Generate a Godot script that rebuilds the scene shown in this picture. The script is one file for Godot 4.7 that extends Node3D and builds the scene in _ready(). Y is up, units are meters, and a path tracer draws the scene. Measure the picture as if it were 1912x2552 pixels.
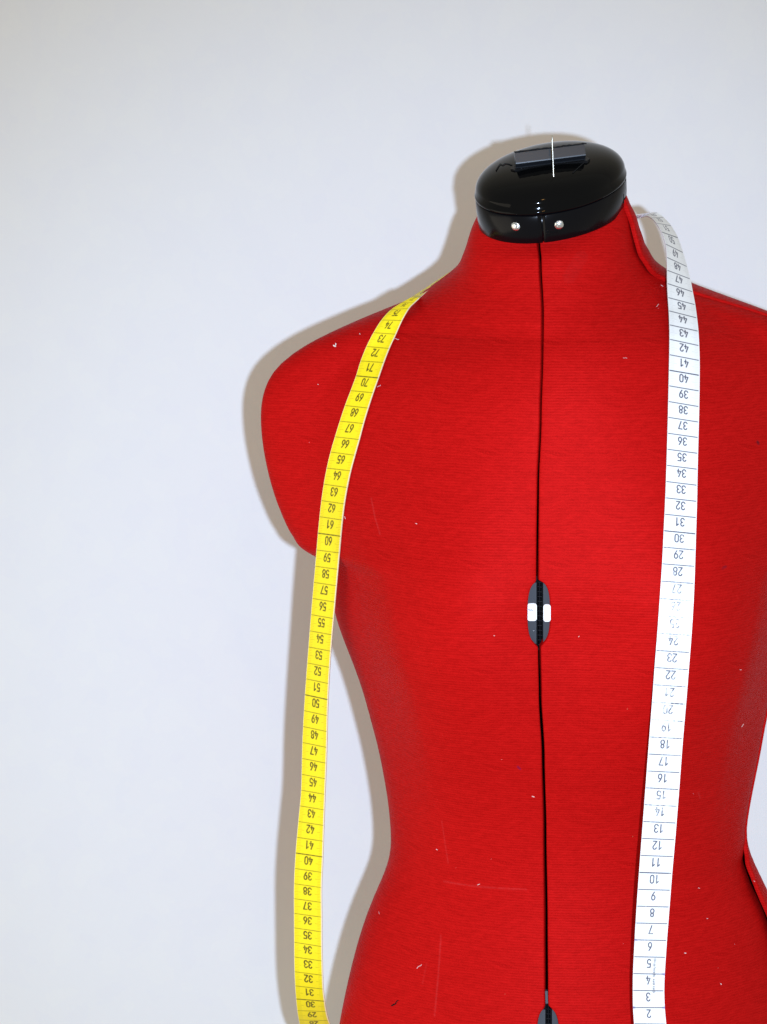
extends Node3D
# A red adjustable dress form with a black neck cap and two tape measures round its neck, in front of a pale wall,
# photographed with the flash beside the lens. Points are measured in the photograph (1912 x 2552) and set at their depth.

const FOCAL := 5616.0
const AIM := Vector3(0, 1.2, 0)
const BASE := Vector3(0.115, 0.80, 0.0)
const CAP_R := 0.0462

var pitch := deg_to_rad(8.0)
var eye := Vector3.ZERO
var ahead := Vector3.ZERO
var above := Vector3.ZERO
var rng := RandomNumberGenerator.new()
var used := {}
var cap_at := Vector3.ZERO
var cap_n := Vector3.ZERO
var cap_f := Vector3.ZERO
var cap_s := Vector3.ZERO
var cap_e1 := Vector3.ZERO
var cap_e2 := Vector3.ZERO

# ------------------------------------------------------------------ body profile: photo row -> value
var LEFT := [[440, 1222], [500, 1216], [532, 1204], [548, 1189], [562, 1181], [580, 1173], [600, 1167], [620, 1161], [655, 1148], [681, 1132], [702, 1108], [722, 1078], [740, 1047], [755, 1018], [767, 990], [784, 936], [803, 882], [834, 812], [864, 750], [890, 709], [917, 683], [953, 661], [993, 651], [1036, 648], [1109, 654], [1185, 669], [1246, 687], [1301, 709], [1344, 734], [1366, 752], [1380, 775], [1388, 793], [1400, 803], [1430, 814], [1480, 825], [1535, 835], [1600, 858], [1637, 875], [1695, 896], [1736, 910], [1783, 921], [1850, 940], [1904, 952], [2000, 968], [2053, 973], [2097, 976], [2130, 976], [2159, 968], [2198, 950], [2246, 928], [2304, 906], [2367, 887], [2435, 870], [2512, 853], [2600, 838], [2700, 828], [2800, 822]]
var RIGHT := [[440, 1540], [470, 1552], [497, 1567], [550, 1590], [600, 1605], [640, 1626], [668, 1651], [690, 1688], [712, 1727], [740, 1808], [775, 1912], [810, 2000], [860, 2090], [910, 2142], [990, 2174], [1040, 2180], [1150, 2168], [1270, 2134], [1344, 2092], [1366, 2070], [1380, 2046], [1388, 2030], [1400, 2020], [1430, 2010], [1480, 1998], [1535, 1985], [1620, 1956], [1700, 1932], [1769, 1912], [1810, 1904], [1880, 1892], [1970, 1873], [2052, 1858], [2080, 1855.5], [2102, 1858], [2122, 1865], [2151, 1880], [2186, 1898], [2214, 1912], [2290, 1946], [2367, 1966], [2435, 1982], [2512, 1996], [2600, 2008], [2700, 2018], [2800, 2024]]
var MID_Z := [[440, 0.029], [500, 0.026], [540, 0.023], [600, 0.020], [700, 0.010], [800, 0.002], [900, 0.0], [2800, 0.0]]
var FLAT_D := [[440, 0.033], [540, 0.0345], [575, 0.0415], [625, 0.048], [680, 0.050], [760, 0.046], [840, 0.040], [950, 0.036], [1150, 0.036], [1300, 0.039], [1360, 0.043], [1400, 0.060], [1500, 0.066], [1800, 0.069], [2080, 0.063], [2300, 0.069], [2552, 0.078], [2800, 0.080]]
var MOUND_D := [[440, 0.0], [600, 0.0], [700, 0.016], [800, 0.040], [900, 0.056], [1000, 0.063], [1150, 0.060], [1300, 0.055], [1360, 0.050], [1410, 0.032], [1500, 0.020], [1700, 0.018], [2080, 0.010], [2300, 0.010], [2800, 0.010]]
var MOUND_W := [[440, 0.05], [700, 0.065], [800, 0.105], [900, 0.140], [1000, 0.160], [1200, 0.166], [1320, 0.16], [1420, 0.142], [1500, 0.13], [2000, 0.115], [2800, 0.12]]
var BACK_D := [[440, 0.044], [600, 0.047], [700, 0.062], [800, 0.072], [950, 0.080], [1300, 0.095], [1700, 0.090], [2080, 0.082], [2300, 0.10], [2800, 0.115]]
var SEAM := [[440, 1341], [597, 1342], [646, 1346], [780, 1352], [877, 1351], [1039, 1347], [1212, 1341], [1385, 1340], [1448, 1340], [1610, 1345], [1731, 1347], [1892, 1354], [2077, 1358], [2308, 1361], [2481, 1362], [2560, 1365], [2800, 1367]]
var STRIP := [[440, 3], [497, 5], [550, 10], [600, 13], [650, 13], [690, 9], [780, 8], [1000, 12], [1500, 5], [2000, 3], [2075, 3], [2105, 7], [2140, 16], [2230, 22], [2400, 26], [2800, 28]]
var SIDE_GAP := [[440, 4], [600, 7], [690, 7], [780, 6], [1000, 6], [1500, 1.5], [2090, 1.5], [2120, 7], [2160, 13], [2200, 14], [2240, 12], [2400, 10], [2800, 10]]


func _ready():
	rng.seed = 7
	ahead = Vector3(0, -sin(pitch), -cos(pitch))
	above = Vector3(0, cos(pitch), -sin(pitch))
	eye = AIM - ahead * 1.42
	# camera
	var cam := Camera3D.new()
	cam.name = "camera"
	cam.fov = rad_to_deg(2.0 * atan(1276.0 / FOCAL))
	cam.near = 0.05
	cam.far = 20.0
	add_child(cam)
	cam.look_at_from_position(eye, AIM)
	cam.current = true
	# the dim warm room behind the camera
	var env := Environment.new()
	env.background_mode = Environment.BG_COLOR
	env.background_color = Color(0.455, 0.44, 0.375).linear_to_srgb()
	env.tonemap_mode = Environment.TONE_MAPPER_LINEAR
	env.tonemap_exposure = 1.0
	env.sdfgi_enabled = true
	env.ssao_enabled = true
	env.ssil_enabled = true
	var we := WorldEnvironment.new()
	we.name = "world_environment"
	we.environment = env
	add_child(we)
	# the flash, on the right of the lens and a little lower, its beam aimed a little to the right
	var flash := SpotLight3D.new()
	flash.name = "camera_flash"
	flash.light_size = 0.01
	flash.light_energy = 2.6
	flash.light_color = Color(0.595, 0.745, 0.99).linear_to_srgb()
	flash.spot_range = 8.0
	flash.spot_attenuation = 2.0
	flash.spot_angle = 27.5
	flash.spot_angle_attenuation = 1.0
	flash.shadow_enabled = true
	add_child(flash)
	flash.look_at_from_position(eye + Vector3(0.07, 0, 0) - above * 0.028, AIM + Vector3(0.09, -0.14, 0))
	# soft warm light of the room from the lower left
	var room := AreaLight3D.new()
	room.name = "room_light"
	room.area_size = Vector2(2.8, 2.0)
	room.area_normalize_energy = true
	room.light_energy = 2.7
	room.light_color = Color(1.0, 0.90, 0.73).linear_to_srgb()
	room.area_range = 8.0
	room.shadow_enabled = true
	add_child(room)
	room.look_at_from_position(Vector3(-2.2, 0.25, 0.38), Vector3(-0.4, 0.95, -0.28))
	# a small warm lamp high up behind the camera, mirrored in the cap
	var lamp := OmniLight3D.new()
	lamp.name = "warm_lamp"
	lamp.light_size = 0.05
	lamp.light_energy = 0.1
	lamp.light_color = Color(1.0, 0.55, 0.18).linear_to_srgb()
	lamp.omni_range = 8.0
	lamp.omni_attenuation = 2.0
	lamp.shadow_enabled = true
	add_child(lamp)
	lamp.position = Vector3(0.2, 1.997, 1.553)

	build_wall()
	build_form()
	build_tapes()
	build_needle()
	build_threads()


# ------------------------------------------------------------------ helpers
func at(px: float, py: float, z: float) -> Vector3:
	var d := ahead + Vector3.RIGHT * ((px - 956.0) / FOCAL) + above * ((1276.0 - py) / FOCAL)
	return eye + d * ((z - eye.z) / d.z)


func row_of(y: float, z: float) -> float:
	var v := Vector3(0, y, z) - eye
	return 1276.0 - FOCAL * v.dot(above) / v.dot(ahead)


func look(list: Array, t: float) -> float:
	var n := list.size()
	if t <= list[0][0]:
		return list[0][1]
	if t >= list[n - 1][0]:
		return list[n - 1][1]
	var i := 0
	while list[i + 1][0] < t:
		i += 1
	var h: float = list[i + 1][0] - list[i][0]
	var s: float = (t - list[i][0]) / h
	var d: float = (list[i + 1][1] - list[i][1]) / h
	var m0 := d
	var m1 := d
	if i > 0:
		var e: float = (list[i][1] - list[i - 1][1]) / (list[i][0] - list[i - 1][0])
		m0 = 0.0 if e * d <= 0.0 else 2.0 * e * d / (e + d)
	if i < n - 2:
		var e2: float = (list[i + 2][1] - list[i + 1][1]) / (list[i + 2][0] - list[i + 1][0])
		m1 = 0.0 if e2 * d <= 0.0 else 2.0 * e2 * d / (e2 + d)
	var s2 := s * s
	var s3 := s2 * s
	return list[i][1] * (2 * s3 - 3 * s2 + 1) + m0 * h * (s3 - 2 * s2 + s) + list[i + 1][1] * (3 * s2 - 2 * s3) + m1 * h * (s3 - s2)


func smooth(list: Array, t: float) -> float:
	var w := lerpf(6.0, 22.0, smoothstep(740.0, 900.0, t))
	w = lerpf(w, 5.0, smoothstep(1270.0, 1345.0, t) * (1.0 - smoothstep(1425.0, 1520.0, t)))
	var sum := 0.0
	for k in range(-3, 4):
		sum += look(list, t + w * k) * [1.0, 0.86, 0.56, 0.27][absi(k)]
	return sum / 4.38


func soft(list: Array, t: float) -> float:
	# the depths change gently from row to row
	var w := 30.0 * smoothstep(560.0, 760.0, t)
	var sum := 0.0
	for k in range(-3, 4):
		sum += look(list, t + w * k) * [1.0, 0.86, 0.56, 0.27][absi(k)]
	return sum / 4.38


func numbered(called: String) -> String:
	if not used.has(called):
		used[called] = 0
		return called
	used[called] += 1
	return "%s_%03d" % [called, used[called]]


func thing(called: String, label: String, category: String, where: Vector3, group := "") -> Node3D:
	var o := Node3D.new()
	o.name = numbered(called)
	o.position = where
	add_child(o, true)
	o.set_meta("label", label)
	o.set_meta("category", category)
	if group:
		o.set_meta("group", group)
	return o


func part(called: String, mesh: Mesh, m: Material, parent: Node3D, label := "") -> MeshInstance3D:
	# meshes are in world coordinates; the first level below a thing takes the thing's place back
	var o := MeshInstance3D.new()
	o.name = called
	o.mesh = mesh
	o.material_override = m
	o.cast_shadow = GeometryInstance3D.SHADOW_CASTING_SETTING_ON
	parent.add_child(o, true)
	if parent.get_parent() == self:
		o.position = -parent.position
	if label:
		o.set_meta("label", label)
	return o


func plastic(c: Color, rough: float, spec := 0.5) -> StandardMaterial3D:
	var m := StandardMaterial3D.new()
	m.albedo_color = c.linear_to_srgb()
	m.roughness = rough
	m.metallic_specular = spec
	return m


func grid_mesh(rows: Array, closed := false, uv := [], uv2 := []) -> ArrayMesh:
	# rows of points, joined into a smooth sheet
	var st := SurfaceTool.new()
	st.begin(Mesh.PRIMITIVE_TRIANGLES)
	var n: int = rows[0].size()
	for j in rows.size():
		for i in n:
			if uv:
				st.set_uv(uv[j][i])
			if uv2:
				st.set_uv2(uv2[j][i])
			st.set_smooth_group(0)
			st.add_vertex(rows[j][i])
	for j in rows.size() - 1:
		for i in (n if closed else n - 1):
			var a := j * n + i
			var b := j * n + (i + 1) % n
			for k in [a, b, a + n, b, b + n, a + n]:
				st.add_index(k)
	st.generate_normals()
	return st.commit()


func tube(path: Array, radius, sides := 8) -> ArrayMesh:
	var rows := []
	for i in path.size():
		var t: Vector3 = (path[min(i + 1, path.size() - 1)] - path[max(i - 1, 0)]).normalized()
		var a := t.cross(Vector3(0.31, 0.2, 0.93)).normalized()
		var b := t.cross(a)
		var ring := []
		var r: float = radius[i] if radius is Array else radius
		for k in sides:
			var w := TAU * k / sides
			ring.append(path[i] + (a * cos(w) + b * sin(w)) * r)
		rows.append(ring)
	return grid_mesh(rows, true)


func slab(corners: Array, back: Vector3) -> ArrayMesh:
	# a flat outline given some thickness, with sharp edges
	var st := SurfaceTool.new()
	st.begin(Mesh.PRIMITIVE_TRIANGLES)
	st.set_smooth_group(-1)
	var n := corners.size()
	var mid := Vector3.ZERO
	for c in corners:
		mid += c / n
	for i in n:
		var a: Vector3 = corners[i]
		var b: Vector3 = corners[(i + 1) % n]
		for p in [mid, a, b, mid + back, b + back, a + back, a, a + back, b, b, a + back, b + back]:
			st.add_vertex(p)
	st.generate_normals()
	return st.commit()


# ------------------------------------------------------------------ setting
func build_wall():
	var n := FastNoiseLite.new()
	n.seed = 3
	n.frequency = 0.03
	n.fractal_octaves = 5
	var tex := NoiseTexture2D.new()
	tex.width = 1024
	tex.height = 1024
	tex.seamless = true
	tex.noise = n
	var m := plastic(Color(0.765, 0.765, 0.77), 0.85, 0.35)
	tex.as_normal_map = true
	tex.bump_strength = 1.2
	m.normal_enabled = true
	m.normal_texture = tex
	m.normal_scale = 0.24
	var n2 := FastNoiseLite.new()
	n2.seed = 11
	n2.frequency = 0.006
	n2.fractal_octaves = 4
	var ramp := Gradient.new()
	ramp.set_color(0, Color(0.988, 0.988, 0.994))
	ramp.set_color(1, Color(1, 1, 0.995))
	var tint := NoiseTexture2D.new()
	tint.width = 1024
	tint.height = 1024
	tint.seamless = true
	tint.noise = n2
	tint.color_ramp = ramp
	m.albedo_texture = tint
	m.uv1_triplanar = true
	m.uv1_world_triplanar = true
	m.uv1_scale = Vector3.ONE * 3.1
	var box := BoxMesh.new()
	box.size = Vector3(3.4, 2.7, 0.12)
	var w := MeshInstance3D.new()
	w.name = "wall"
	w.mesh = box
	w.material_override = m
	w.position = Vector3(0, 1.35, -0.28 - 0.06)
	w.set_meta("kind", "structure")
	w.set_meta("label", "plain pale painted wall behind the red dress form")
	w.set_meta("category", "wall")
	add_child(w)


# ------------------------------------------------------------------ the dress form
var cache := {}


func prof(row: float) -> Dictionary:
	# cross-section of the body at a photo row (taken at z = 0)
	var key := int(round(row * 4.0))
	if cache.has(key):
		return cache[key]
	var k := 1.0 - smoothstep(570.0, 900.0, row)
	var y := at(956, row, 0).y
	var zs := look(MID_Z, row)
	var off := 660.0 * lean((look(RIGHT, row) - look(LEFT, row)) / 8000.0) * k
	var rl := row + off
	var rr := row - off
	var l := at(smooth(LEFT, rl), rl, zs).x
	var r := at(smooth(RIGHT, rr), rr, zs).x
	var d := {
		"y": y, "k": k, "zs": zs, "xm": (l + r) / 2.0, "a": (r - l) / 2.0, "da": soft(FLAT_D, row), "dc": soft(MOUND_D, row), "wc": soft(MOUND_W, row), "db": look(BACK_D, row), "row": row, "rr": rr,
	}
	cache[key] = d
	return d


func mounds(x: float, row: float, p: Dictionary) -> float:
	# chest, bust and the dimple round the adjuster
	var dx: float = x - p.xm
	var q := maxf(0.0, 1.0 - pow(dx / p.wc, 2.0))
	var z: float = p.dc * pow(q, 1.5)
	var v := (row - 1500.0) / 230.0
	if absf(v) < 3.0:
		for s in [-1.0, 1.0]:
			var h: float = (dx + 0.006 - s * 0.078) / 0.047
			z += 0.040 * exp(-0.5 * (h * h + v * v)) * smoothstep(1.0, 0.72, absf(dx) / p.a)
	return z


func lean(dx: float) -> float:
	# the neck's sections lean to one side; the shoulders' do not lean further
	return dx / pow(1.0 + pow(absf(dx) / 0.052, 6.0), 1.0 / 6.0)


func skin(th: float, p: Dictionary) -> Vector3:
	var u := cos(th)
	var s := sin(th)
	var x: float = p.xm + p.a * u
	var dz: float
	if s >= 0.0:
		dz = p.da * s + mounds(x, p.row, p)
	else:
		dz = p.db * s
	var y: float = p.y + p.k * (0.165 * lean(x - p.xm) - 0.37 * dz)
	return Vector3(x, y, p.zs + dz)


func body_z(x: float, y: float) -> float:
	var p := prof(row_of(y, 0.0))
	var u: float = (x - p.xm) / p.a
	if absf(u) >= 1.0:
		return -1.0
	return p.zs + p.da * sqrt(1.0 - u * u) + mounds(x, p.row, p)


func angle_at(px: float, p: Dictionary) -> float:
	# the angle at which the skin of this section shows in the photo's column px
	var lo := 0.02
	var hi := PI - 0.02
	for i in 26:
		var mid := (lo + hi) / 2.0
		var v := skin(mid, p) - eye
		if 956.0 + FOCAL * v.x / v.dot(ahead) > px:
			lo = mid
		else:
			hi = mid
	return (lo + hi) / 2.0


func photo_row(p: Dictionary) -> float:
	var q := skin(PI / 2.0 + 0.08, p)
	return row_of(q.y, q.z)


func half_gap(row: float) -> Array:
	# how far the two front panels stand from the seam, in photo pixels: a slit that widens to an oval round each adjuster
	var g := look([[440, 3.0], [600, 3.6], [800, 3.0], [1200, 2.6], [1440, 3.0], [1700, 3.4], [2000, 3.8], [2500, 4.2], [2800, 4.2]], row)
	var l := g
	var r := g
	for c in [[1528.0, 1344.0], [2592.0, 1366.0]]:
		var v: float = (row - c[0]) / 80.0
		if absf(v) < 1.0:
			var s: float = look(SEAM, row)
			var w := 28.0 * pow(1.0 - pow(absf(v), 3.0), 0.5)
			l = maxf(l, s - c[1] + w)
			r = maxf(r, c[1] - s + w)
	return [l, r]


func panel(rows: Array, from_angle: Callable, to_angle: Callable, cols: int, roll_from: bool, roll_to: bool) -> ArrayMesh:
	var pts := []
	var uvs := []
	var uv2 := []
	for p in rows:
		var a: float = from_angle.call(p)
		var b: float = to_angle.call(p)
		var line := []
		for i in cols + 1:
			line.append(skin(lerpf(a, b, i / float(cols)), p))
		var next: Array = []
		for e in [a, b]:
			# edge frame: outward along the row, and inwards
			var away := (skin(e, p) - skin(e + (0.02 if e == a and b > a or e == b and a > b else -0.02), p)).normalized()
			var p2: Dictionary = prof(p.row + 6.0).duplicate()
			p2.a += p.a - prof(p.row).a
			p2.xm += p.xm - prof(p.row).xm
			var down := (skin(e, p2) - skin(e, p)).normalized()
			var nrm := away.cross(down).normalized()
			var mid := Vector3(p.xm, skin(e, p).y, p.zs)
			if nrm.dot(skin(e, p) - mid) > 0:
				nrm = -nrm
			next.append([away, nrm])
		var r := 0.0011
		var full := []
		if roll_from:
			full.append(line[0] + next[0][0] * r + next[0][1] * (0.0025 if rows[0].has("thin") else 0.009))
			for k in [3, 2, 1]:
				var w: float = k * PI / 6.0
				full.append(line[0] + next[0][0] * r * sin(w) + next[0][1] * r * (1.0 - cos(w)))
		full.append_array(line)
		if roll_to:
			for k in [1, 2, 3]:
				var w: float = k * PI / 6.0
				full.append(line[-1] + next[1][0] * r * sin(w) + next[1][1] * r * (1.0 - cos(w)))
			full.append(line[-1] + next[1][0] * r + next[1][1] * 0.009)
		pts.append(full)
		var run := 0.0
		var u1 := []
		var u2 := []
		var zero: int = full.size() / 2
		var runs := [0.0]
		for i in range(1, full.size()):
			run += full[i].distance_to(full[i - 1])
			runs.append(run)
		for i in full.size():
			u1.append(Vector2((runs[i] - runs[zero] + full[zero].x) / 0.064, (2.0 - full[i].y) / 0.064))
			u2.append(Vector2((full[i].x + 0.25) / 0.6, (1.55 - full[i].y) / 0.75))
		uvs.append(u1)
		uv2.append(u2)
	return grid_mesh(pts, false, uvs, uv2)


func knit_textures() -> Array:
	# one tile is 64 mm of ribbed jersey: 40 courses, fine stitches, a few raised hairs
	var size := 1024
	var per := size / 40.0
	var n := FastNoiseLite.new()
	n.seed = 5
	n.frequency = 1.0
	n.noise_type = FastNoiseLite.TYPE_SIMPLEX
	var n3 := FastNoiseLite.new()
	n3.seed = 15
	n3.frequency = 1.0
	n3.fractal_octaves = 3
	var tone := []
	for r in 41:
		tone.append(rng.randf_range(-0.5, 0.5))
	tone[40] = tone[0]
	var col := PackedByteArray()
	col.resize(size * size * 3)
	var hgt := PackedByteArray()
	hgt.resize(size * size)
	for y in size:
		for x in size:
			# wavering courses that still join at the tile's edge
			var ax := TAU * x / size
			var wob := 3.0 * n3.get_noise_3d(cos(ax) * 1.4, sin(ax) * 1.4, 0.5)
			var yy := fposmod(y + wob, size)
			var r := yy / per
			var ph := TAU * r
			var rib := 0.5 + 0.5 * cos(ph)
			var stitch := 0.5 + 0.5 * cos(TAU * x / 12.8 + PI * floor(r))
			var ri := int(floor(r + 0.5))
			var ay := TAU * y / size
			var g := n.get_noise_3d(cos(ax) * 9.0 + 40.0 * cos(ay), sin(ax) * 9.0 + 40.0 * sin(ay), ri % 40 * 3.7)
			var f := n.get_noise_3d(cos(ax) * 60.0 + 30.0 * cos(ay), sin(ax) * 60.0, sin(ay) * 60.0)
			var big := n3.get_noise_3d(cos(ax) * 1.1 + 4.0 * cos(ay), sin(ax) * 1.1 + 7.0, 4.0 * sin(ay)) + 0.7 * n3.get_noise_3d(cos(ax) * 3.0 + 9.0 * cos(ay), sin(ax) * 3.0 + 1.0, 9.0 * sin(ay))
			var h := clampf(0.12 + 0.66 * rib + 0.14 * stitch * rib + 0.22 * g + 0.10 * tone[ri % 40], 0.0, 1.0)
			hgt[y * size + x] = int(h * 255)
			var v: float = 0.89 + 0.05 * rib + 0.11 * g + 0.19 * f + 0.02 * tone[ri % 40] + 0.055 * big
			v = clampf(v, 0.0, 1.0)
			var pale := clampf((g - 0.42) * 0.5 + (f - 0.55) * 0.5, 0.0, 0.2)
			col[(y * size + x) * 3] = int(255 * v)
			col[(y * size + x) * 3 + 1] = int(255 * clampf(v * v + pale * 2.0, 0, 1))
			col[(y * size + x) * 3 + 2] = int(255 * clampf(v * v + pale * 2.0, 0, 1))
	var a := ImageTexture.create_from_image(Image.create_from_data(size, size, false, Image.FORMAT_RGB8, col))
	var b := ImageTexture.create_from_image(Image.create_from_data(size, size, false, Image.FORMAT_L8, hgt))
	return [a, b]


func marks_texture() -> ImageTexture:
	# chalk lines, pen dots and rubbed places on the front of the form: 0.6 m x 0.75 m of it
	var w := 960
	var h := 1200
	var img := Image.create(w, h, false, Image.FORMAT_RGBA8)
	img.fill(Color(0.8, 0.2, 0.2, 0.0))
	var n := FastNoiseLite.new()
	n.seed = 21
	n.frequency = 0.35
	var lines := [
		# photo points, half width in mm, colour, strength
		[[[924, 1240], [934, 1290], [946, 1330]], 0.5, Color(0.92, 0.50, 0.50), 0.30],
		[[[1100, 2045], [1108, 2100], [1116, 2150]], 0.5, Color(0.92, 0.45, 0.45), 0.28],
		[[[1105, 2195], [1190, 2208], [1310, 2215]], 0.7, Color(0.92, 0.45, 0.45), 0.28],
		[[[1098, 2330], [1092, 2420], [1082, 2530]], 0.6, Color(0.92, 0.45, 0.45), 0.30],
		[[[1062, 2400], [1052, 2450]], 0.5, Color(0.92, 0.45, 0.45), 0.18],
		[[[1290, 1910], [1295, 1915]], 0.7, Color(0.25, 0.08, 0.30), 0.75],
		[[[1888, 1100], [1891, 1105]], 0.9, Color(0.22, 0.10, 0.14), 0.75],
		[[[1800, 1416], [1808, 1412]], 0.9, Color(0.28, 0.10, 0.18), 0.55],
		[[[1740, 1975], [1744, 1990]], 0.6, Color(0.9, 0.4, 0.4), 0.3],
		[[[1450, 640], [1420, 690]], 4.0, Color(0.62, 0.13, 0.13), 0.20],
	]
	for l in lines:
		var pts := []
		for q in l[0]:
			var z := 0.09
			var p := at(q[0], q[1], z)
			for i in 4:
				z = body_z(p.x, p.y)
				p = at(q[0], q[1], z)
			pts.append(Vector2((p.x + 0.25) / 0.6 * w, (1.55 - p.y) / 0.75 * h))
		var hw: float = l[1] * 0.001 / 0.6 * w
		for i in pts.size() - 1:
			var a: Vector2 = pts[i]
			var b: Vector2 = pts[i + 1]
			var lo := a.min(b) - Vector2.ONE * (hw + 2)
			var hi := a.max(b) + Vector2.ONE * (hw + 2)
			for y in range(maxi(0, int(lo.y)), mini(h, int(hi.y) + 1)):
				for x in range(maxi(0, int(lo.x)), mini(w, int(hi.x) + 1)):
					var c := Geometry2D.get_closest_point_to_segment(Vector2(x, y), a, b)
					var cov: float = clampf(hw + 0.3 - c.distance_to(Vector2(x, y)), 0, 1) * l[3] * (1.0 if l[1] > 0.65 and l[0].size() < 3 else 0.30)
					cov *= clampf(0.75 + 0.9 * n.get_noise_2d(x, y), 0.1, 1.0)
					if cov > img.get_pixel(x, y).a:
						var cc: Color = l[2]
						img.set_pixel(x, y, Color(cc.r, cc.g, cc.b, cov))
	return ImageTexture.create_from_image(img)


func build_form():
	var form := thing("dress_form", "red fabric adjustable dress form torso with glossy black neck cap", "dress form", BASE)
	var knit := knit_textures()
	var red := plastic(Color(0.545, 0.0072, 0.0066), 0.56, 0.11)
	red.metallic = 0.11
	red.albedo_texture = knit[0]
	red.heightmap_enabled = true
	red.heightmap_texture = knit[1]
	red.heightmap_scale = 0.010
	red.rim_enabled = true
	red.rim = 0.08
	red.rim_tint = 0.95
	var red_front: StandardMaterial3D = red.duplicate()
	red_front.detail_enabled = true
	red_front.detail_albedo = marks_texture()
	red_front.detail_uv_layer = BaseMaterial3D.DETAIL_UV_2
	var black := plastic(Color(0.002, 0.002, 0.0022), 0.06, 0.24)
	var band_m := plastic(Color(0.0025, 0.0025, 0.0035), 0.2, 0.26)

	var rows := []
	var t := 512.0
	while t < 2800.0:
		rows.append(prof(t))
		t += 5.0 if t < 1440.0 else 8.0
	var cut := 1.1  # the rolled edge stands this many mm past the cut
	var seam_l := func(p): 
		var r := photo_row(p)
		return angle_at(look(SEAM, r) - half_gap(r)[0] - cut * 4.2, p)
	var seam_r := func(p):
		var r := photo_row(p)
		return angle_at(look(SEAM, r) + half_gap(r)[1] + cut * 4.2, p)
	var side_r := func(_p): return -0.16
	var side_back := func(p):
		var w: float = look(STRIP, p.rr) / 3950.0
		return acos(clampf(1.0 - w / p.a, -1, 1))
	var left_side := func(_p): return PI + 0.22
	var left_back := func(_p): return PI + 0.27 - TAU
	var rear_r := func(_p): return -PI / 2.0 + 0.012
	var rear_l := func(_p): return -PI / 2.0 - 0.012
	part("front_panel", panel(rows, left_side, seam_l, 110, true, true), red_front, form)
	var inner_rows := []
	for p in rows:
		var q: Dictionary = p.duplicate()
		var cutin: float = (look(STRIP, p.rr) + look(SIDE_GAP, p.rr)) / 3950.0
		q.a = p.a - cutin / 2.0
		q.xm = p.xm - cutin / 2.0
		inner_rows.append(q)
	part("front_panel", panel(inner_rows, seam_r, side_r, 110, true, true), red_front, form)
	rows[0]["thin"] = true
	part("back_panel", panel(rows, side_back, rear_r, 60, true, true), red, form)
	part("back_panel", panel(rows, rear_l, left_back, 60, true, true), red, form)
	# the bottom is closed by a black board
	var low: Dictionary = rows[-1]
	var ring := []
	for i in 64:
		ring.append(skin(TAU * i / 64, low) + Vector3(0, 0.004, 0))
	part("base_board", slab(ring, Vector3(0, 0.006, 0)), band_m, form)

	build_cap(form, black, band_m)
	build_adjuster(form, 1344.0, 1528.0, true)
	build_adjuster(form, 1366.0, 2592.0, false)
	build_lint(form)


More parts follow.
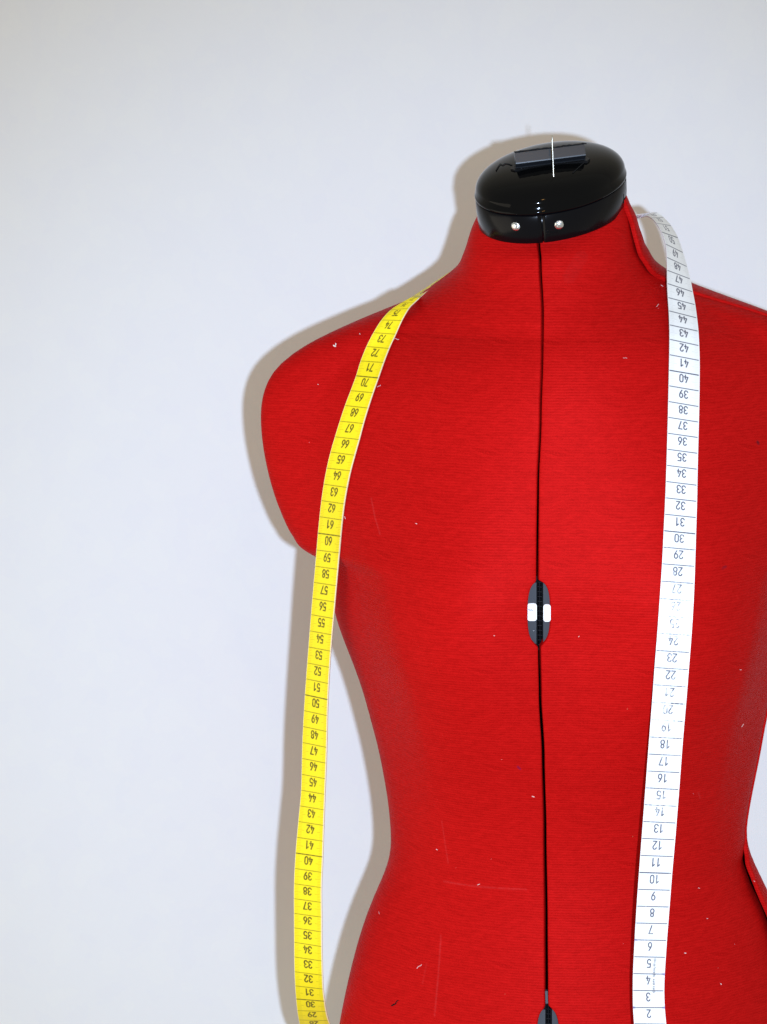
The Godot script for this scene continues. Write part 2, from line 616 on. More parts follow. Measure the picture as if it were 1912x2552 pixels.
func build_cap(form: Node3D, black: Material, band_m: Material):
	cap_at = at(1373, 458, 0.03)
	var v := (eye - cap_at).normalized()
	var r := Vector3.UP.cross(v).normalized()
	var u := v.cross(r)
	cap_n = (r * -0.07 + u * 0.934 + v * 0.35).normalized()
	var f := (v - cap_n * v.dot(cap_n)).normalized()
	var s := cap_n.cross(f).normalized()
	if s.x < 0:
		s = -s
	# the cap is a little longer from front to back than across, and turned
	cap_e1 = s - f * 0.247
	cap_e2 = s * 0.03 + f * 0.995
	var yaw := deg_to_rad(8.0)
	cap_f = f * cos(yaw) + s * sin(yaw)
	cap_s = s * cos(yaw) - f * sin(yaw)
	# dome: rounded lip, then a flattened curve to the middle
	var prof_c := [[CAP_R - 0.004, -0.0012], [CAP_R - 0.0014, -0.0012], [CAP_R - 0.0003, -0.0009], [CAP_R - 0.0001, -0.0003], [CAP_R - 0.0001, 0.0004], [CAP_R - 0.0003, 0.0009], [CAP_R - 0.0007, 0.0013]]
	for i in range(3, 30):
		var w := PI / 2.0 * i / 29.0
		prof_c.append([(CAP_R - 0.0006) * pow(maxf(cos(w), 0.0), 2.0 / 2.7) + 0.00002, 0.0004 + 0.0172 * pow(sin(w), 2.0 / 2.7)])
	var rows := []
	for q in prof_c:
		var ring := []
		for k in 128:
			var w := TAU * k / 128
			ring.append(cap_at + round_cap(w) * q[0] + cap_n * q[1])
		rows.append(ring)
	var dome := part("neck_cap", grid_mesh(rows, true), black, form)
	# knob across the top: a bar with a sloping front, in a shallow slot
	var grey := plastic(Color(0.012, 0.014, 0.018), 0.33, 0.5)
	var dark := plastic(Color(0.004, 0.004, 0.005), 0.4, 0.3)
	var cs := func(a: float, fwd: float, up: float) -> Vector3: return cap_at + cap_s * a + cap_f * fwd + cap_n * (0.0172 + up)
	for half in [[-0.0222, -0.0010], [-0.0009, 0.0198]]:
		var outline := [[0.0122, -0.004], [0.0128, 0.0006], [0.0152, 0.0036], [0.0150, 0.0042], [0.0122, 0.0093], [0.0116, 0.0096], [0.0094, 0.0096], [0.0080, -0.004]]
		var face := []
		for q in outline:
			face.append(cs.call(half[0], q[0], q[1]))
		part("knob", slab(face, cap_s * (half[1] - half[0])), grey, dome)
	var plate := []
	for q in [[-0.0252, 0.012], [-0.0232, 0.0150], [0.0206, 0.0150], [0.0228, 0.012], [0.0206, 0.007], [-0.0232, 0.007]]:
		plate.append(cs.call(q[0], q[1], 0.0001))
	part("slot", slab(plate, cap_n * -0.004), dark, dome)
	# the band below: four pieces with gaps between them, as the four panels have
	var cuts := [deg_to_rad(1.0), deg_to_rad(89.0), deg_to_rad(180.0), deg_to_rad(266.0)]
	var bands := []
	for c in 4:
		var a0: float = cuts[c] + 0.011
		var a1: float = (cuts[(c + 1) % 4] + (TAU if c == 3 else 0.0)) - 0.011
		var sect := [[-0.0030, -0.0014], [-0.0009, -0.0016], [-0.0004, -0.0023], [-0.0005, -0.0100], [-0.0011, -0.0188], [-0.0016, -0.0194], [-0.0045, -0.0190]]
		var strips := []
		for i in 34:
			var w := lerpf(a0, a1, clampf((i - 1) / 31.0, 0, 1))
			var d := round_cap(w)
			var ln := []
			for q in sect:
				var rad: float = CAP_R + q[0] - (0.004 if i == 0 or i == 33 else 0.0)
				ln.append(cap_at + d * rad + cap_n * q[1])
			strips.append(ln)
		bands.append(part("collar_band", grid_mesh(strips), band_m, form))
	var core := []
	for q in [[-0.0040, -0.0010], [-0.0020, -0.0016], [-0.0024, -0.0186], [-0.0045, -0.0189]]:
		var ring := []
		for k in 96:
			ring.append(cap_at + round_cap(TAU * k / 96) * (CAP_R + q[0]) + cap_n * q[1])
		core.append(ring)
	part("collar_core", grid_mesh(core, true), band_m, form)
	# a bright faceted stud either side of the front seam
	var steel := StandardMaterial3D.new()
	steel.albedo_color = Color(0.86, 0.88, 0.9)
	steel.metallic = 1.0
	steel.roughness = 0.26
	for sd in [[1285.0, 565.0, 3], [1393.0, 560.0, 0]]:
		# find the point of the band that shows there
		var best := Vector3.ZERO
		var bd := 1e9
		var nb := Vector3.ZERO
		for i in 400:
			var w := lerpf(-1.3, 1.3, i / 399.0)
			for j in 9:
				var d := round_cap(w)
				var p := cap_at + d * (CAP_R - 0.0009) + cap_n * (-0.006 - 0.001 * j)
				var vv := p - eye
				var q := Vector2(956.0 + FOCAL * vv.x / vv.dot(ahead), 1276.0 - FOCAL * vv.dot(above) / vv.dot(ahead))
				var e := q.distance_to(Vector2(sd[0], sd[1]))
				if e < bd:
					bd = e
					best = p
					nb = d.normalized()
		var t1 := nb.cross(cap_n).normalized()
		var t2 := t1.cross(nb).normalized()
		var st := SurfaceTool.new()
		st.begin(Mesh.PRIMITIVE_TRIANGLES)
		st.set_smooth_group(-1)
		var rings := [[0.0029, 0.0001], [0.0027, 0.0008], [0.0018, 0.0015], [0.0008, 0.0018]]
		for j in 3:
			for k in 8:
				var q := []
				for o in [[j, k], [j, k + 1], [j + 1, k + 1], [j + 1, k]]:
					var w: float = TAU * (o[1] + 0.5 * o[0] + 0.2) / 8.0
					q.append(best + (t1 * cos(w) + t2 * sin(w)) * rings[o[0]][0] + nb * rings[o[0]][1])
				for o in [0, 1, 2, 0, 2, 3]:
					st.add_vertex(q[o])
		for k in 8:
			for o in [k, k + 1]:
				var w: float = TAU * (o + 1.5 + 0.2) / 8.0
				st.add_vertex(best + (t1 * cos(w) + t2 * sin(w)) * rings[3][0] + nb * rings[3][1])
			st.add_vertex(best + nb * 0.0018)
		st.generate_normals()
		part("stud", st.commit(), steel, bands[sd[2]])
	# fine ridges beside the seam, and the small slot near the side
	for i in 6:
		var ridge := []
		for k in 8:
			var w := 0.05 + 0.16 * k / 7.0
			var d := round_cap(w)
			ridge.append(cap_at + d * (CAP_R - 0.0008) + cap_n * (-0.0055 - 0.0016 * i))
		part("ridge", tube(ridge, 0.0003, 6), band_m, bands[0])
	var slot := []
	for k in 3:
		var w := deg_to_rad(80.0)
		var d := round_cap(w)
		slot.append(cap_at + d * (CAP_R - 0.0011) + cap_n * (-0.008 - 0.0028 * k))
	part("notch", tube(slot, 0.0008, 8), dark, bands[0])


func round_cap(w: float) -> Vector3:
	# from the middle of the cap to its edge, w counted from the front seam
	w -= deg_to_rad(11.0)
	return cap_e1 * sin(w) + cap_e2 * cos(w)


func build_adjuster(form: Node3D, cx: float, cy: float, shown: bool):
	# an oval window: two grey scales with white pointers either side of a dark threaded spindle
	var centre := at(cx, cy, 0.1)
	for i in 5:
		centre = at(cx, cy, body_z(centre.x, centre.y))
	var z := centre.z
	var dark := plastic(Color(0.0025, 0.0025, 0.0035), 0.5, 0.2)
	var grey := plastic(Color(0.026, 0.031, 0.04), 0.45, 0.5)
	var white := plastic(Color(0.86, 0.86, 0.87), 0.5)
	# depth follows the skin up and down
	var zat := func(py: float, back: float) -> float:
		var p := at(cx, py, z)
		for i in 3:
			p = at(cx, py, body_z(p.x, p.y))
		return p.z - back
	var sheet := func(x0: float, x1: float, y0: float, y1: float, back: float, corner: float) -> Array:
		var out := []
		if corner <= 0.0:
			return [at(x0, y0, zat.call(y0, back)), at(x1, y0, zat.call(y0, back)), at(x1, y1, zat.call(y1, back)), at(x0, y1, zat.call(y1, back))]
		for c in [[x0 + corner, y0 + corner, PI], [x1 - corner, y0 + corner, -PI / 2], [x1 - corner, y1 - corner, 0.0], [x0 + corner, y1 - corner, PI / 2]]:
			for k in 4:
				var w: float = c[2] + PI / 6.0 * k
				var px: float = c[0] + corner * cos(w)
				var py: float = c[1] + corner * sin(w)
				out.append(at(px, py, zat.call(py, back)))
		return out
	var box := part("adjuster", slab(sheet.call(cx - 34, cx + 34, cy - 92, cy + 92, 0.0085, 0.0), Vector3(0, 0, -0.004)), dark, form)
	var rail := part("spindle", tube([at(cx + 1, cy - 86, zat.call(cy - 86, 0.0075)), at(cx + 1, cy, zat.call(cy, 0.0075)), at(cx + 2, cy + 86, zat.call(cy + 86, 0.0075))], 0.0012, 10), dark, box)
	rail.set_meta("label", "dark spindle between the grey scales")
	part("scale_plate", slab(sheet.call(cx - 33, cx - 7.0, cy - 76, cy + 76, 0.0030, 0.0), Vector3(0, 0, -0.004)), grey, box)
	part("scale_plate", slab(sheet.call(cx + 10.0, cx + 33, cy - 76, cy + 76, 0.0030, 0.0), Vector3(0, 0, -0.004)), grey, box)
	part("pointer", slab(sheet.call(cx - 29.5, cx - 6.0, cy - 24.0, cy + 19.5, 0.0008, 6.0), Vector3(0, 0, -0.0022)), white, box)
	part("pointer", slab(sheet.call(cx + 10.5, cx + 28.5, cy - 21.5, cy + 21.5, 0.0008, 6.0), Vector3(0, 0, -0.0022)), white, box)
	# ribs of the thread
	var st_ribs := SurfaceTool.new()
	st_ribs.begin(Mesh.PRIMITIVE_TRIANGLES)
	for k in 14:
		var py := cy - 78.0 + 12.0 * k
		var a := at(cx - 4, py, zat.call(py, 0.0064))
		var b := at(cx + 7, py + 1.5, zat.call(py, 0.0064))
		st_ribs.append_from(tube([a, b], 0.00035, 6), 0, Transform3D())
	part("thread_ribs", st_ribs.commit(), plastic(Color(0.006, 0.006, 0.008), 0.5, 0.25), box)
	if shown:
		# pencilled tick on the left pointer
		var pz: float = zat.call(1520.0, 0.0006)
		var zig := [at(1317, 1518, pz), at(1321, 1521, pz), at(1325, 1519.5, pz), at(1327.5, 1522, pz)]
		part("pencil_mark", tube(zig, 0.00022, 5), plastic(Color(0.12, 0.12, 0.14), 0.8), box)
	if not shown:
		var py0 := 2470.0
		part("clip", slab([at(1359, py0, zat.call(py0, 0.002)), at(1365, py0, zat.call(py0, 0.002)), at(1366, 2501, zat.call(2501.0, 0.002)), at(1360, 2501, zat.call(2501.0, 0.002))], Vector3(0, 0, -0.003)), plastic(Color(0.05, 0.055, 0.065), 0.5), box)


func build_lint(form: Node3D):
	# bits of fluff and thread on the fabric
	var st := SurfaceTool.new()
	st.begin(Mesh.PRIMITIVE_TRIANGLES)
	var bits := [
		# x, y, angle, length mm, radius mm, colour
		[834, 862, 0.4, 1.5, 0.55, Color(0.8, 0.72, 0.68)], [837, 858, 1.6, 1.2, 0.4, Color(0.8, 0.72, 0.68)], [897, 832, 1.0, 0.6, 0.3, Color(0.7, 0.45, 0.45)],
		[985, 2500, -0.85, 6.0, 0.38, Color(0.012, 0.008, 0.008)], [981, 2503, -0.5, 3.5, 0.3, Color(0.012, 0.008, 0.008)], [1045, 2408, -0.75, 4.2, 0.3, Color(0.72, 0.42, 0.42)],
		[1851, 1808, -0.9, 2.0, 0.28, Color(0.75, 0.45, 0.4)], [989, 845, 0.2, 2.6, 0.3, Color(0.62, 0.35, 0.38)], [945, 962, -0.5, 2.4, 0.3, Color(0.55, 0.33, 0.38)], [860, 1290, 1.2, 1.6, 0.25, Color(0.7, 0.4, 0.4)],
		[1038, 1305, 0.4, 1.0, 0.3, Color(0.75, 0.45, 0.45)], [793, 958, 0.4, 0.7, 0.28, Color(0.65, 0.4, 0.4)], [1089, 2117, 0.3, 1.0, 0.3, Color(0.75, 0.5, 0.5)], [1193, 2204, -0.5, 1.6, 0.28, Color(0.75, 0.5, 0.5)],
		[1708, 2375, 0.2, 1.0, 0.36, Color(0.8, 0.6, 0.6)], [1797, 2452, 0.9, 0.9, 0.34, Color(0.8, 0.6, 0.6)], [1763, 2289, 0.2, 0.8, 0.3, Color(0.75, 0.45, 0.45)], [1742, 2213, 0.4, 1.2, 0.26, Color(0.7, 0.4, 0.4)],
		[1639, 761, -0.7, 2.2, 0.22, Color(0.75, 0.5, 0.5)], [1558, 892, 0.1, 2.4, 0.22, Color(0.6, 0.3, 0.3)], [1650, 712, 0.6, 1.6, 0.2, Color(0.75, 0.5, 0.5)], [1329, 1985, 0.3, 1.6, 0.34, Color(0.78, 0.55, 0.5)], [1846, 1669, 0.3, 1.2, 0.28, Color(0.75, 0.4, 0.4)],
		[1331, 1574, 0.3, 0.7, 0.3, Color(0.4, 0.42, 0.45)], [1232, 1584, 0.3, 0.8, 0.28, Color(0.75, 0.4, 0.4)], [1443, 1586, -0.8, 0.9, 0.28, Color(0.75, 0.45, 0.4)], [1880, 2196, 0.8, 1.2, 0.25, Color(0.75, 0.5, 0.5)], [945, 2275, 1.2, 1.2, 0.2, Color(0.7, 0.4, 0.4)],
	]
	for i in 22:
		bits.append([rng.randf_range(700, 1890), rng.randf_range(720, 2540), rng.randf_range(-1.6, 1.6), rng.randf_range(0.25, 0.9), rng.randf_range(0.07, 0.14), Color(0.72, rng.randf_range(0.2, 0.4), rng.randf_range(0.2, 0.38))])
	for b in bits:
		var p := at(b[0], b[1], 0.08)
		for i in 5:
			p = at(b[0], b[1], clampf(body_z(p.x, p.y), 0.0, 0.2))
		if body_z(p.x, p.y) < 0.008 or absf(b[0] - look(SEAM, b[1])) < 12.0 and b[0] != 1331:
			continue
		var path := []
		for k in 5:
			var s: float = (k / 4.0 - 0.5) * b[3] * 0.001
			var bend: float = 0.05 * b[3] * 0.001 * sin(k * 1.9 + b[0])
			var q := p + Vector3(cos(b[2]) * s - sin(b[2]) * bend, -sin(b[2]) * s - cos(b[2]) * bend, 0)
			q.z = body_z(q.x, q.y) + b[4] * 0.0007
			if b[0] == 1331:
				q.z = p.z - 0.0026
			path.append(q)
		var m := tube(path, b[4] * 0.0008, 5)
		var arr := m.surface_get_arrays(0)
		var vs: PackedVector3Array = arr[Mesh.ARRAY_VERTEX]
		var ns: PackedVector3Array = arr[Mesh.ARRAY_NORMAL]
		for i in arr[Mesh.ARRAY_INDEX]:
			st.set_color(b[5])
			st.set_normal(ns[i])
			st.add_vertex(vs[i])
	var lm := plastic(Color.WHITE, 0.9, 0.2)
	lm.vertex_color_use_as_albedo = true
	var o := part("lint", st.commit(), lm, form)
	o.set_meta("kind", "stuff")


# ------------------------------------------------------------------ the two tapes
const PPC := 36  # texture pixels per centimetre
const TAPE_W := 68


func ink(buf: PackedFloat32Array, h: int, a: Vector2, b: Vector2, hw: float, dens: float):
	var lo := a.min(b) - Vector2.ONE * (hw + 1)
	var hi := a.max(b) + Vector2.ONE * (hw + 1)
	for y in range(maxi(0, int(lo.y)), mini(h, int(hi.y) + 2)):
		for x in range(maxi(0, int(lo.x)), mini(TAPE_W, int(hi.x) + 2)):
			var p := Vector2(x + 0.5, y + 0.5)
			var cov := clampf(hw + 0.5 - Geometry2D.get_closest_point_to_segment(p, a, b).distance_to(p), 0, 1) * dens
			var i := y * TAPE_W + x
			if cov > buf[i]:
				buf[i] = cov


func arc(cx: float, cy: float, rx: float, ry: float, a0: float, a1: float) -> Array:
	var out := []
	var n := maxi(4, int(absf(a1 - a0) / 22.0))
	for i in n + 1:
		var w := deg_to_rad(lerpf(a0, a1, i / float(n)))
		out.append(Vector2(cx + rx * cos(w), cy + ry * sin(w)))
	return out


func digit(d: int) -> Array:
	match d:
		0: return [arc(0.25, 0.24, 0.2, 0.24, 180, 360) + arc(0.25, 0.76, 0.2, 0.24, 0, 180) + [Vector2(0.05, 0.24)]]
		1: return [[Vector2(0.1, 0.22), Vector2(0.32, 0.0), Vector2(0.32, 1.0)]]
		2: return [arc(0.25, 0.25, 0.2, 0.25, 190, 375) + [Vector2(0.04, 1.0), Vector2(0.47, 1.0)]]
		3: return [arc(0.23, 0.25, 0.2, 0.25, 200, 450), arc(0.23, 0.74, 0.22, 0.26, -90, 160)]
		4: return [[Vector2(0.28, 0.0), Vector2(0.03, 0.74), Vector2(0.5, 0.74)], [Vector2(0.36, 0.45), Vector2(0.36, 1.0)]]
		5: return [[Vector2(0.44, 0.0), Vector2(0.08, 0.0), Vector2(0.06, 0.46)] + arc(0.24, 0.70, 0.21, 0.3, -130, 150)]
		6: return [arc(0.25, 0.70, 0.2, 0.3, 0, 360), [Vector2(0.05, 0.66), Vector2(0.14, 0.34), Vector2(0.34, 0.0)]]
		7: return [[Vector2(0.03, 0.0), Vector2(0.47, 0.0), Vector2(0.18, 1.0)]]
		8: return [arc(0.25, 0.24, 0.17, 0.23, 0, 360), arc(0.25, 0.73, 0.21, 0.27, 0, 360)]
	return [arc(0.25, 0.30, 0.2, 0.3, 0, 360), [Vector2(0.45, 0.34), Vector2(0.36, 0.66), Vector2(0.16, 1.0)]]


func tape_texture(lo: int, hi: int, ground: Color, print_c: Color, worn: bool) -> ImageTexture:
	# row 0 is the highest centimetre; the figures stand on their heads, as they hang in the photo
	var h := (hi - lo) * PPC
	var buf := PackedFloat32Array()
	buf.resize(h * TAPE_W)
	for n in range(lo, hi + 1):
		var y := (hi - n) * PPC + 0.5
		var bold := n % 10 == 0
		ink(buf, h, Vector2(2.0, y), Vector2(TAPE_W - 3.0, y), (1.35 if bold else 1.05) if worn else (1.25 if bold else 0.85), 0.97 if bold or worn else 0.82)
		for k in range(1, 10):
			var ty := y + PPC * k / 10.0
			var ln := 17.0 if k == 5 else 11.0
			var dn := 0.30 if worn else 0.55
			ink(buf, h, Vector2(2.0, ty), Vector2(ln, ty), 0.32, dn)
			ink(buf, h, Vector2(TAPE_W - 3.0, ty), Vector2(TAPE_W - ln, ty), 0.32, dn)
		if n <= 0:
			continue
		var s := str(n)
		var size := 17.0
		var wide := (s.length() * 0.62 - 0.12) * size
		for c in s.length():
			for line in digit(int(s[c])):
				for i in line.size() - 1:
					var pts := []
					for q in [line[i], line[i + 1]]:
						var gx: float = (c * 0.62 + q.x) * size - wide / 2.0
						pts.append(Vector2(TAPE_W * 0.485 - gx, y + 5.0 + (1.0 - q.y) * size))
					ink(buf, h, pts[0], pts[1], 1.3 if worn else 1.6, 0.95)
	if worn:
		# a small line of worn maker's print beside the first figures
		for k in 34:
			if k in [8, 18, 19, 26]:
				continue
			var y := (hi - 5) * PPC + 4.0 + k * 2.2
			ink(buf, h, Vector2(TAPE_W * 0.64 + rng.randf_range(-0.8, 0.4), y), Vector2(TAPE_W * 0.70 + rng.randf_range(-2.0, 0.5), y + rng.randf_range(-0.6, 0.6)), 0.8, rng.randf_range(0.5, 1.0))
	var n1 := FastNoiseLite.new()
	n1.seed = 9
	n1.frequency = 0.11
	var n2 := FastNoiseLite.new()
	n2.seed = 19
	n2.frequency = 0.025
	var img := Image.create(TAPE_W, h, false, Image.FORMAT_RGB8)
	for y in h:
		var cm := hi - y / float(PPC)
		for x in TAPE_W:
			var v := buf[y * TAPE_W + x]
			var g := ground
			if worn:
				# rubbed away most where it bends over the bust, least at the top
				var keep := 0.95
				if cm < 30.0:
					keep = (0.80 if cm > 13.4 else 0.84) - 0.40 * exp(-pow((cm - 25.0) / 1.5, 2.0)) - 0.30 * exp(-pow((cm - 19.6) / 1.6, 2.0)) - 0.18 * exp(-pow((cm - 14.0) / 0.9, 2.0))
				var rub := n1.get_noise_2d(x * 1.4, y) * 0.95 + n2.get_noise_2d(x, y) * 0.7
				v *= clampf((keep + rub * (1.1 - keep) - 0.12) * 1.5, 0.0, 1.0)
				# blue ink where a pen ran over the edge
				for st in [[2.0, 0], [2.0, 1], [4.0, 1], [6.0, 0]]:
					var ex: float = x if st[1] == 0 else TAPE_W - 1 - x
					var d := Vector2(ex / 7.0, (cm - st[0]) * PPC / 4.0).length() + 0.4 * n1.get_noise_2d(x * 3.0, y * 3.0)
					if d < 1.0:
						g = g.lerp(Color(0.06, 0.06, 0.45), 0.9 * (1.0 - d))
			else:
				v *= clampf(0.93 + 0.3 * n1.get_noise_2d(x, y), 0, 1)
				if x >= TAPE_W - 3 or x < 1:
					g = Color(0.82, 0.66, 0.42)
			var f := 1.0 + 0.025 * n1.get_noise_2d(x * 4.0, y * 4.0) + 0.02 * n2.get_noise_2d(x, y)
			var c := Color(g.r * f, g.g * f, g.b * f).lerp(print_c, v)
			img.set_pixel(x, y, c.linear_to_srgb())
	return ImageTexture.create_from_image(img)


func tape_mesh(ticks: Array, hi: int, span: int) -> Array:
	# ticks: [cm, left x, left y, left z, right x, right y, right z, on_body]; gives the printed face and the strip's plain back
	var ends := []
	var sub := 5
	var last := ticks.size() - 1
	for i in ticks.size():
		for k in (sub if i < last else 1):
			var s := k / float(sub)
			var q := []
			for c in 8:
				var p0: float = ticks[max(i - 1, 0)][c]
				var p1: float = ticks[i][c]
				var p2: float = ticks[min(i + 1, last)][c]
				var p3: float = ticks[min(i + 2, last)][c]
				var t0: float = ticks[max(i - 1, 0)][0] - ticks[i][0]
				var t1: float = ticks[min(i + 1, last)][0] - ticks[i][0]
				var t2: float = ticks[min(i + 2, last)][0] - ticks[i][0]
				if k == 0:
					q.append(p1)
				elif c == 0:
					q.append(lerpf(p1, p2, s))
				else:
					var m0 := (p2 - p0) / (t1 - t0)
					var m1 := (p3 - p1) / t2
					m0 *= t1
					m1 *= t1
					var s2 := s * s
					var s3 := s2 * s
					q.append(p1 * (2 * s3 - 3 * s2 + 1) + m0 * (s3 - 2 * s2 + s) + p2 * (3 * s2 - 2 * s3) + m1 * (s3 - s2))
			ends.append(q)
	var cols := 6
	var front := []
	var uvs := []
	for q in ends:
		var l := at(q[1] - 2.0, q[2] - 0.3, q[3])
		var r := at(q[4] + 2.0, q[5] + 0.3, q[6])
		var line := []
		var u := []
		for i in cols + 1:
			var s := i / float(cols)
			var p := l.lerp(r, s)
			if q[7] > 0.0:
				p = at(lerpf(q[1] - 2.0, q[4] + 2.0, s), lerpf(q[2], q[5], s), p.z)
				for it in 3:
					var z := body_z(p.x, p.y) + 0.0014
					if z > p.z:
						p = at(lerpf(q[1] - 2.0, q[4] + 2.0, s), lerpf(q[2], q[5], s), z)
			line.append(p)
			u.append(Vector2(0.002 + s * 0.996, (hi - q[0]) / float(span)))
		front.append(line)
		uvs.append(u)
	# thickness, away from the face
	var back := []
	for j in front.size():
		var ln := []
		var t: Vector3 = front[min(j + 1, front.size() - 1)][3] - front[max(j - 1, 0)][3]
		var nrm: Vector3 = -t.cross(front[j][cols] - front[j][0]).normalized()
		ln.append(front[j][0])
		for i in cols + 1:
			ln.append(front[j][i] + nrm * 0.00055)
		ln.append(front[j][cols])
		ln.append(nrm)
		back.append(ln)
	var shell := []
	for ln in back:
		shell.append(ln.slice(0, ln.size() - 1))
	return [grid_mesh(front, false, uvs), grid_mesh(shell)]


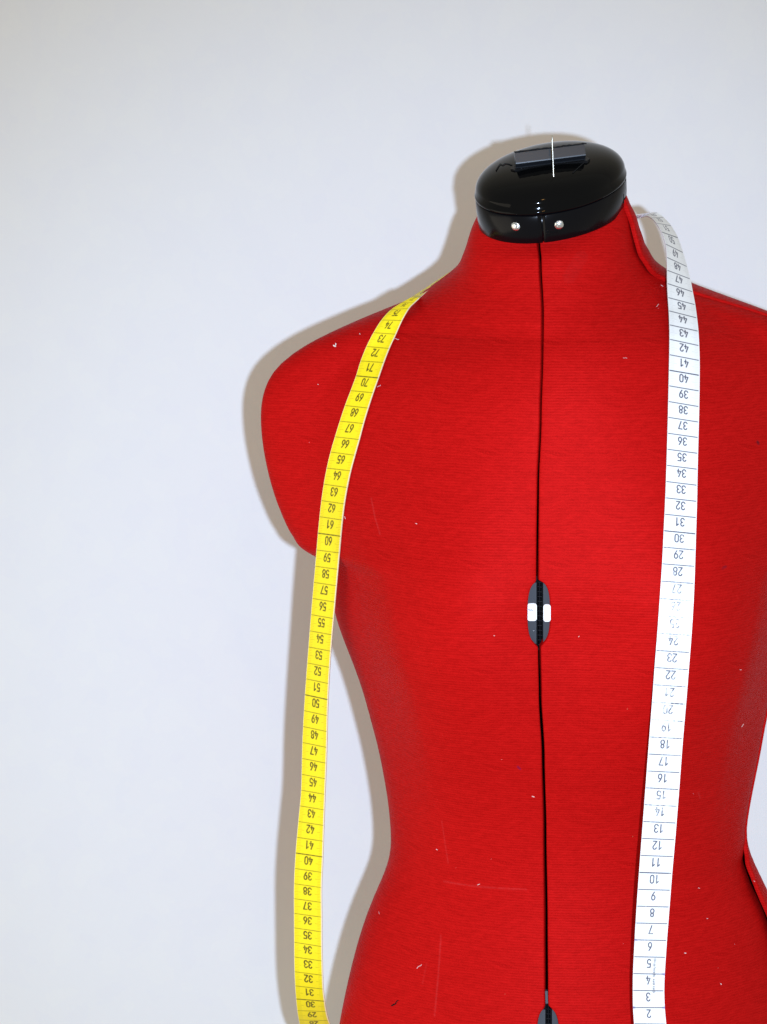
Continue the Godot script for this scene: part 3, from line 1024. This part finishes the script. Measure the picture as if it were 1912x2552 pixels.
func build_tapes():
	# yellow: from behind the neck over the left shoulder, along the armhole, then hanging clear of the waist
	var y := [
		[88, 1345, 600, -0.040, 1350, 560, -0.040, 0], [85, 1245, 632, -0.042, 1252, 600, -0.036, 0], [83, 1188, 640, -0.040, 1196, 632, -0.028, 0], [81, 1152, 660, -0.033, 1158, 662, -0.020, 0], [80, 1124, 677, -0.027, 1130, 680, -0.010, 0], [79, 1092, 698, -0.021, 1097, 701, -0.001, 0],
		[78, 1061, 719, -0.015, 1067, 722, 0.003, 0], [77, 1032, 737.5, -0.009, 1047, 739, 0.009, 0], [76, 1003, 754, -0.003, 1031, 754, 0.015, 1], [75, 976, 772, 0.005, 1018, 768, 0.021, 1], [74, 953, 797, 0.010, 1000.7, 798.4, 0.026, 1], [73, 933, 828.6, 0.014, 985.6, 832.4, 0.029, 1],
		[72, 915.5, 863, 0.017, 969, 868, 0.031, 1], [71, 901, 899, 0.019, 955.4, 903, 0.033, 1], [70, 889.6, 936, 0.021, 942, 941.5, 0.034, 1], [69, 876, 973, 0.022, 929, 978.4, 0.035, 1], [68, 862, 1010, 0.022, 916.5, 1016.5, 0.035, 1], [67, 849, 1049, 0.023, 905, 1055, 0.036, 1],
		[66, 837, 1088, 0.023, 894.5, 1095, 0.037, 1], [65, 826, 1126, 0.024, 883.5, 1134, 0.037, 1], [64, 816.5, 1166, 0.024, 873, 1173, 0.038, 1], [63, 809, 1206, 0.024, 864, 1214.5, 0.038, 1], [62, 803, 1247, 0.025, 857, 1255.4, 0.039, 1], [61, 798.5, 1287, 0.025, 852, 1295.6, 0.039, 1], [60, 794.5, 1328, 0.025, 848, 1336, 0.039, 1],
		[59, 791, 1370, 0.024, 844.5, 1377.5, 0.037, 1], [56, 780.5, 1491, 0.019, 833.5, 1500, 0.032, 0], [53, 770.8, 1612, 0.013, 823, 1622, 0.026, 0], [50, 762, 1731, 0.009, 816, 1743, 0.022, 0], [47, 755.5, 1850, 0.008, 813, 1862, 0.020, 0], [44, 752.5, 1969, 0.009, 808.5, 1979, 0.020, 0],
		[42, 745.5, 2047, 0.010, 805.8, 2056.5, 0.020, 0], [40, 738.7, 2125.5, 0.012, 803.4, 2135, 0.021, 0], [38, 734.8, 2202, 0.014, 800.3, 2211.5, 0.022, 0], [36, 734.6, 2276, 0.014, 800.8, 2285, 0.022, 0], [34, 735, 2348, 0.013, 801, 2358.5, 0.021, 0], [33, 735.2, 2384.5, 0.012, 802, 2394.5, 0.019, 0], [32, 736, 2421.5, 0.010, 803, 2430, 0.017, 0],
		[31, 737.4, 2456.7, 0.006, 804.6, 2464.4, 0.012, 0], [30, 739.8, 2489.5, 0.000, 808, 2494.7, 0.006, 0], [29, 742.8, 2518.5, -0.007, 812, 2520.3, -0.002, 0], [28, 746.5, 2542, -0.015, 818, 2543, -0.010, 0], [27, 751, 2560, -0.024, 825, 2561, -0.019, 0], [26, 757, 2574, -0.033, 833, 2575, -0.028, 0],
		[24, 772, 2602, -0.049, 849, 2602, -0.044, 0], [22, 786, 2640, -0.060, 862, 2640, -0.056, 0],
	]
	var yellow := thing("tape_measure", "yellow tape measure hanging over the shoulder and clear of the waist", "tape measure", at(780, 2640, -0.05), "tape measures round the neck of the dress form")
	var ym := plastic(Color.WHITE, 0.45, 0.32)
	ym.albedo_texture = tape_texture(22, 78, Color(0.89, 0.71, 0.012), Color(0.05, 0.036, 0.008), false)
	ym.texture_repeat = true
	var yb := plastic(Color(0.74, 0.66, 0.48), 0.6)
	var m := tape_mesh(y, 78, 56)
	part("printed_face", m[0], ym, yellow)
	part("reverse_face", m[1], yb, yellow)
	# white: up from behind the neck in an open loop, down over the bust and hanging straight
	var w := [
		[62, 1395, 585, -0.046, 1400, 552, -0.046, 0], [59, 1490, 572, -0.050, 1496, 545, -0.042, 0], [57, 1552, 560, -0.048, 1560, 540, -0.037, 0], [55.5, 1590, 547, -0.042, 1599, 534, -0.032, 0], [54, 1604, 541, -0.032, 1618, 529, -0.027, 0], [53, 1614, 538.5, -0.022, 1636, 529, -0.023, 0], [52, 1625, 543, -0.010, 1652, 541, -0.020, 0],
		[51, 1638, 556, 0.005, 1671, 562, -0.013, 0], [50, 1651, 578, 0.015, 1688, 592, -0.004, 0], [49, 1661, 608, 0.022, 1701, 629, 0.005, 0], [48, 1664, 641, 0.029, 1711, 664, 0.013, 0], [47, 1665, 673, 0.036, 1719, 695, 0.021, 1], [46, 1665.5, 706, 0.043, 1725, 727, 0.028, 1], [45, 1667, 741, 0.049, 1731, 759, 0.036, 1], [44, 1669, 774, 0.055, 1735.5, 792, 0.043, 1],
		[43, 1670.5, 809, 0.058, 1739, 825, 0.048, 1], [42, 1671, 845, 0.061, 1741, 861, 0.051, 1], [41, 1670.6, 883.4, 0.063, 1742, 898, 0.053, 1], [40, 1669.7, 922, 0.066, 1742, 935, 0.056, 1], [38, 1668, 1000, 0.072, 1741, 1013, 0.062, 1], [36, 1666, 1079, 0.079, 1739, 1090, 0.071, 1], [34, 1663.5, 1159, 0.088, 1737, 1169, 0.081, 1], [32, 1660.5, 1240, 0.097, 1735.5, 1249, 0.092, 1],
		[30, 1656.5, 1322, 0.106, 1733, 1330, 0.103, 1], [28, 1652.5, 1404.5, 0.113, 1730.5, 1411, 0.111, 1], [26, 1646.6, 1491, 0.118, 1727, 1497, 0.117, 1], [24, 1640.5, 1577.5, 0.120, 1721.7, 1583, 0.119, 1], [22, 1633.7, 1663, 0.120, 1715, 1668.5, 0.119, 1], [20, 1627.4, 1749, 0.119, 1708, 1754.5, 0.118, 1], [18, 1620.6, 1836, 0.118, 1700.6, 1840.5, 0.117, 1], [15, 1611, 1963, 0.116, 1691, 1967, 0.115, 0],
		[12, 1601.4, 2089, 0.115, 1681, 2092, 0.114, 0], [10, 1595, 2174, 0.115, 1673.5, 2176, 0.114, 0], [8, 1589, 2258, 0.115, 1667, 2259.6, 0.114, 0], [6, 1584, 2342, 0.115, 1660.5, 2343, 0.114, 0], [4, 1580, 2426, 0.115, 1655, 2427, 0.114, 0], [3, 1579.4, 2468, 0.115, 1653.7, 2468.5, 0.114, 0], [2, 1580, 2510.7, 0.115, 1655, 2510.4, 0.114, 0], [1, 1582.5, 2551, 0.116, 1658.5, 2551.5, 0.115, 0], [0, 1586, 2592, 0.118, 1662, 2592, 0.117, 0],
	]
	var white := thing("tape_measure", "white tape measure with worn blue figures looped round the neck and down the bust", "tape measure", at(1620, 2592, 0.115), "tape measures round the neck of the dress form")
	var wm := plastic(Color.WHITE, 0.42, 0.5)
	wm.albedo_texture = tape_texture(0, 56, Color(0.90, 0.90, 0.89), Color(0.04, 0.043, 0.085), true)
	var wb := plastic(Color(0.78, 0.77, 0.75), 0.6)
	var m2 := tape_mesh(w, 56, 56)
	part("printed_face", m2[0], wm, white)
	part("reverse_face", m2[1], wb, white)


func dome_point(px: float, py: float) -> Vector3:
	# where the line of sight meets the dome
	var d := (at(px, py, 0.0) - eye).normalized()
	var t := 1.15
	while t < 1.5:
		var q := eye + d * t - cap_at
		var h := q.dot(cap_n)
		var m := Basis(cap_e1, cap_e2, cap_n).inverse() * q
		var r := Vector2(m.x, m.y).length()
		if h > 0.0 and pow(r / CAP_R, 2.7) + pow(h / 0.0176, 2.7) < 1.0:
			break
		t += 0.0003
	return eye + d * t


func build_needle():
	var foot := dome_point(1380, 440)
	var tip := at(1376, 337, foot.z - 0.001)
	var n := thing("sewing_needle", "thin steel sewing needle standing upright in the black neck cap", "needle", foot)
	var steel := StandardMaterial3D.new()
	steel.albedo_color = Color(0.8, 0.79, 0.75)
	steel.metallic = 1.0
	steel.roughness = 0.3
	var d := tip - foot
	part("shaft", tube([foot - d * 0.12, foot + d * 0.1, foot + d * 0.5, foot + d * 0.86, foot + d * 0.93, foot + d * 0.985, tip], [0.00038, 0.0004, 0.00041, 0.00041, 0.00046, 0.0004, 0.0001], 12), steel, n)


func build_threads():
	var black := plastic(Color(0.01, 0.01, 0.011), 0.8, 0.3)
	var runs := [
		[[[1236, 427], [1241, 418], [1247, 410], [1253, 413], [1259, 409], [1268, 410], [1277, 413], [1284, 417]], "short loose black thread curled on the cap left of its knob"],
		[[[1428, 432], [1440, 421], [1452, 410], [1462, 402], [1471, 399]], "fine black thread lying on the cap below the right end of its knob"],
	]
	for r in runs:
		var path := []
		for q in r[0]:
			path.append(dome_point(q[0], q[1]) + cap_n * 0.0004)
		var o := thing("loose_thread", r[1], "thread", path[0], "black threads on the neck cap")
		part("strand", tube(path, 0.00028, 6), black, o)
	# the frayed thread along the top of the knob
	var path2 := []
	for i in 26:
		var s := i / 25.0
		path2.append(cap_at + cap_s * lerpf(-0.0218, 0.0212, s) + cap_f * (0.0117 + rng.randf_range(-0.0003, 0.0003)) + cap_n * (0.0172 + 0.0096 + rng.randf_range(-0.0002, 0.0006)))
	var o2 := thing("loose_thread", "frayed black thread along the top edge of the knob on the cap", "thread", path2[0], "black threads on the neck cap")
	part("strand", tube(path2, 0.00035, 6), black, o2)
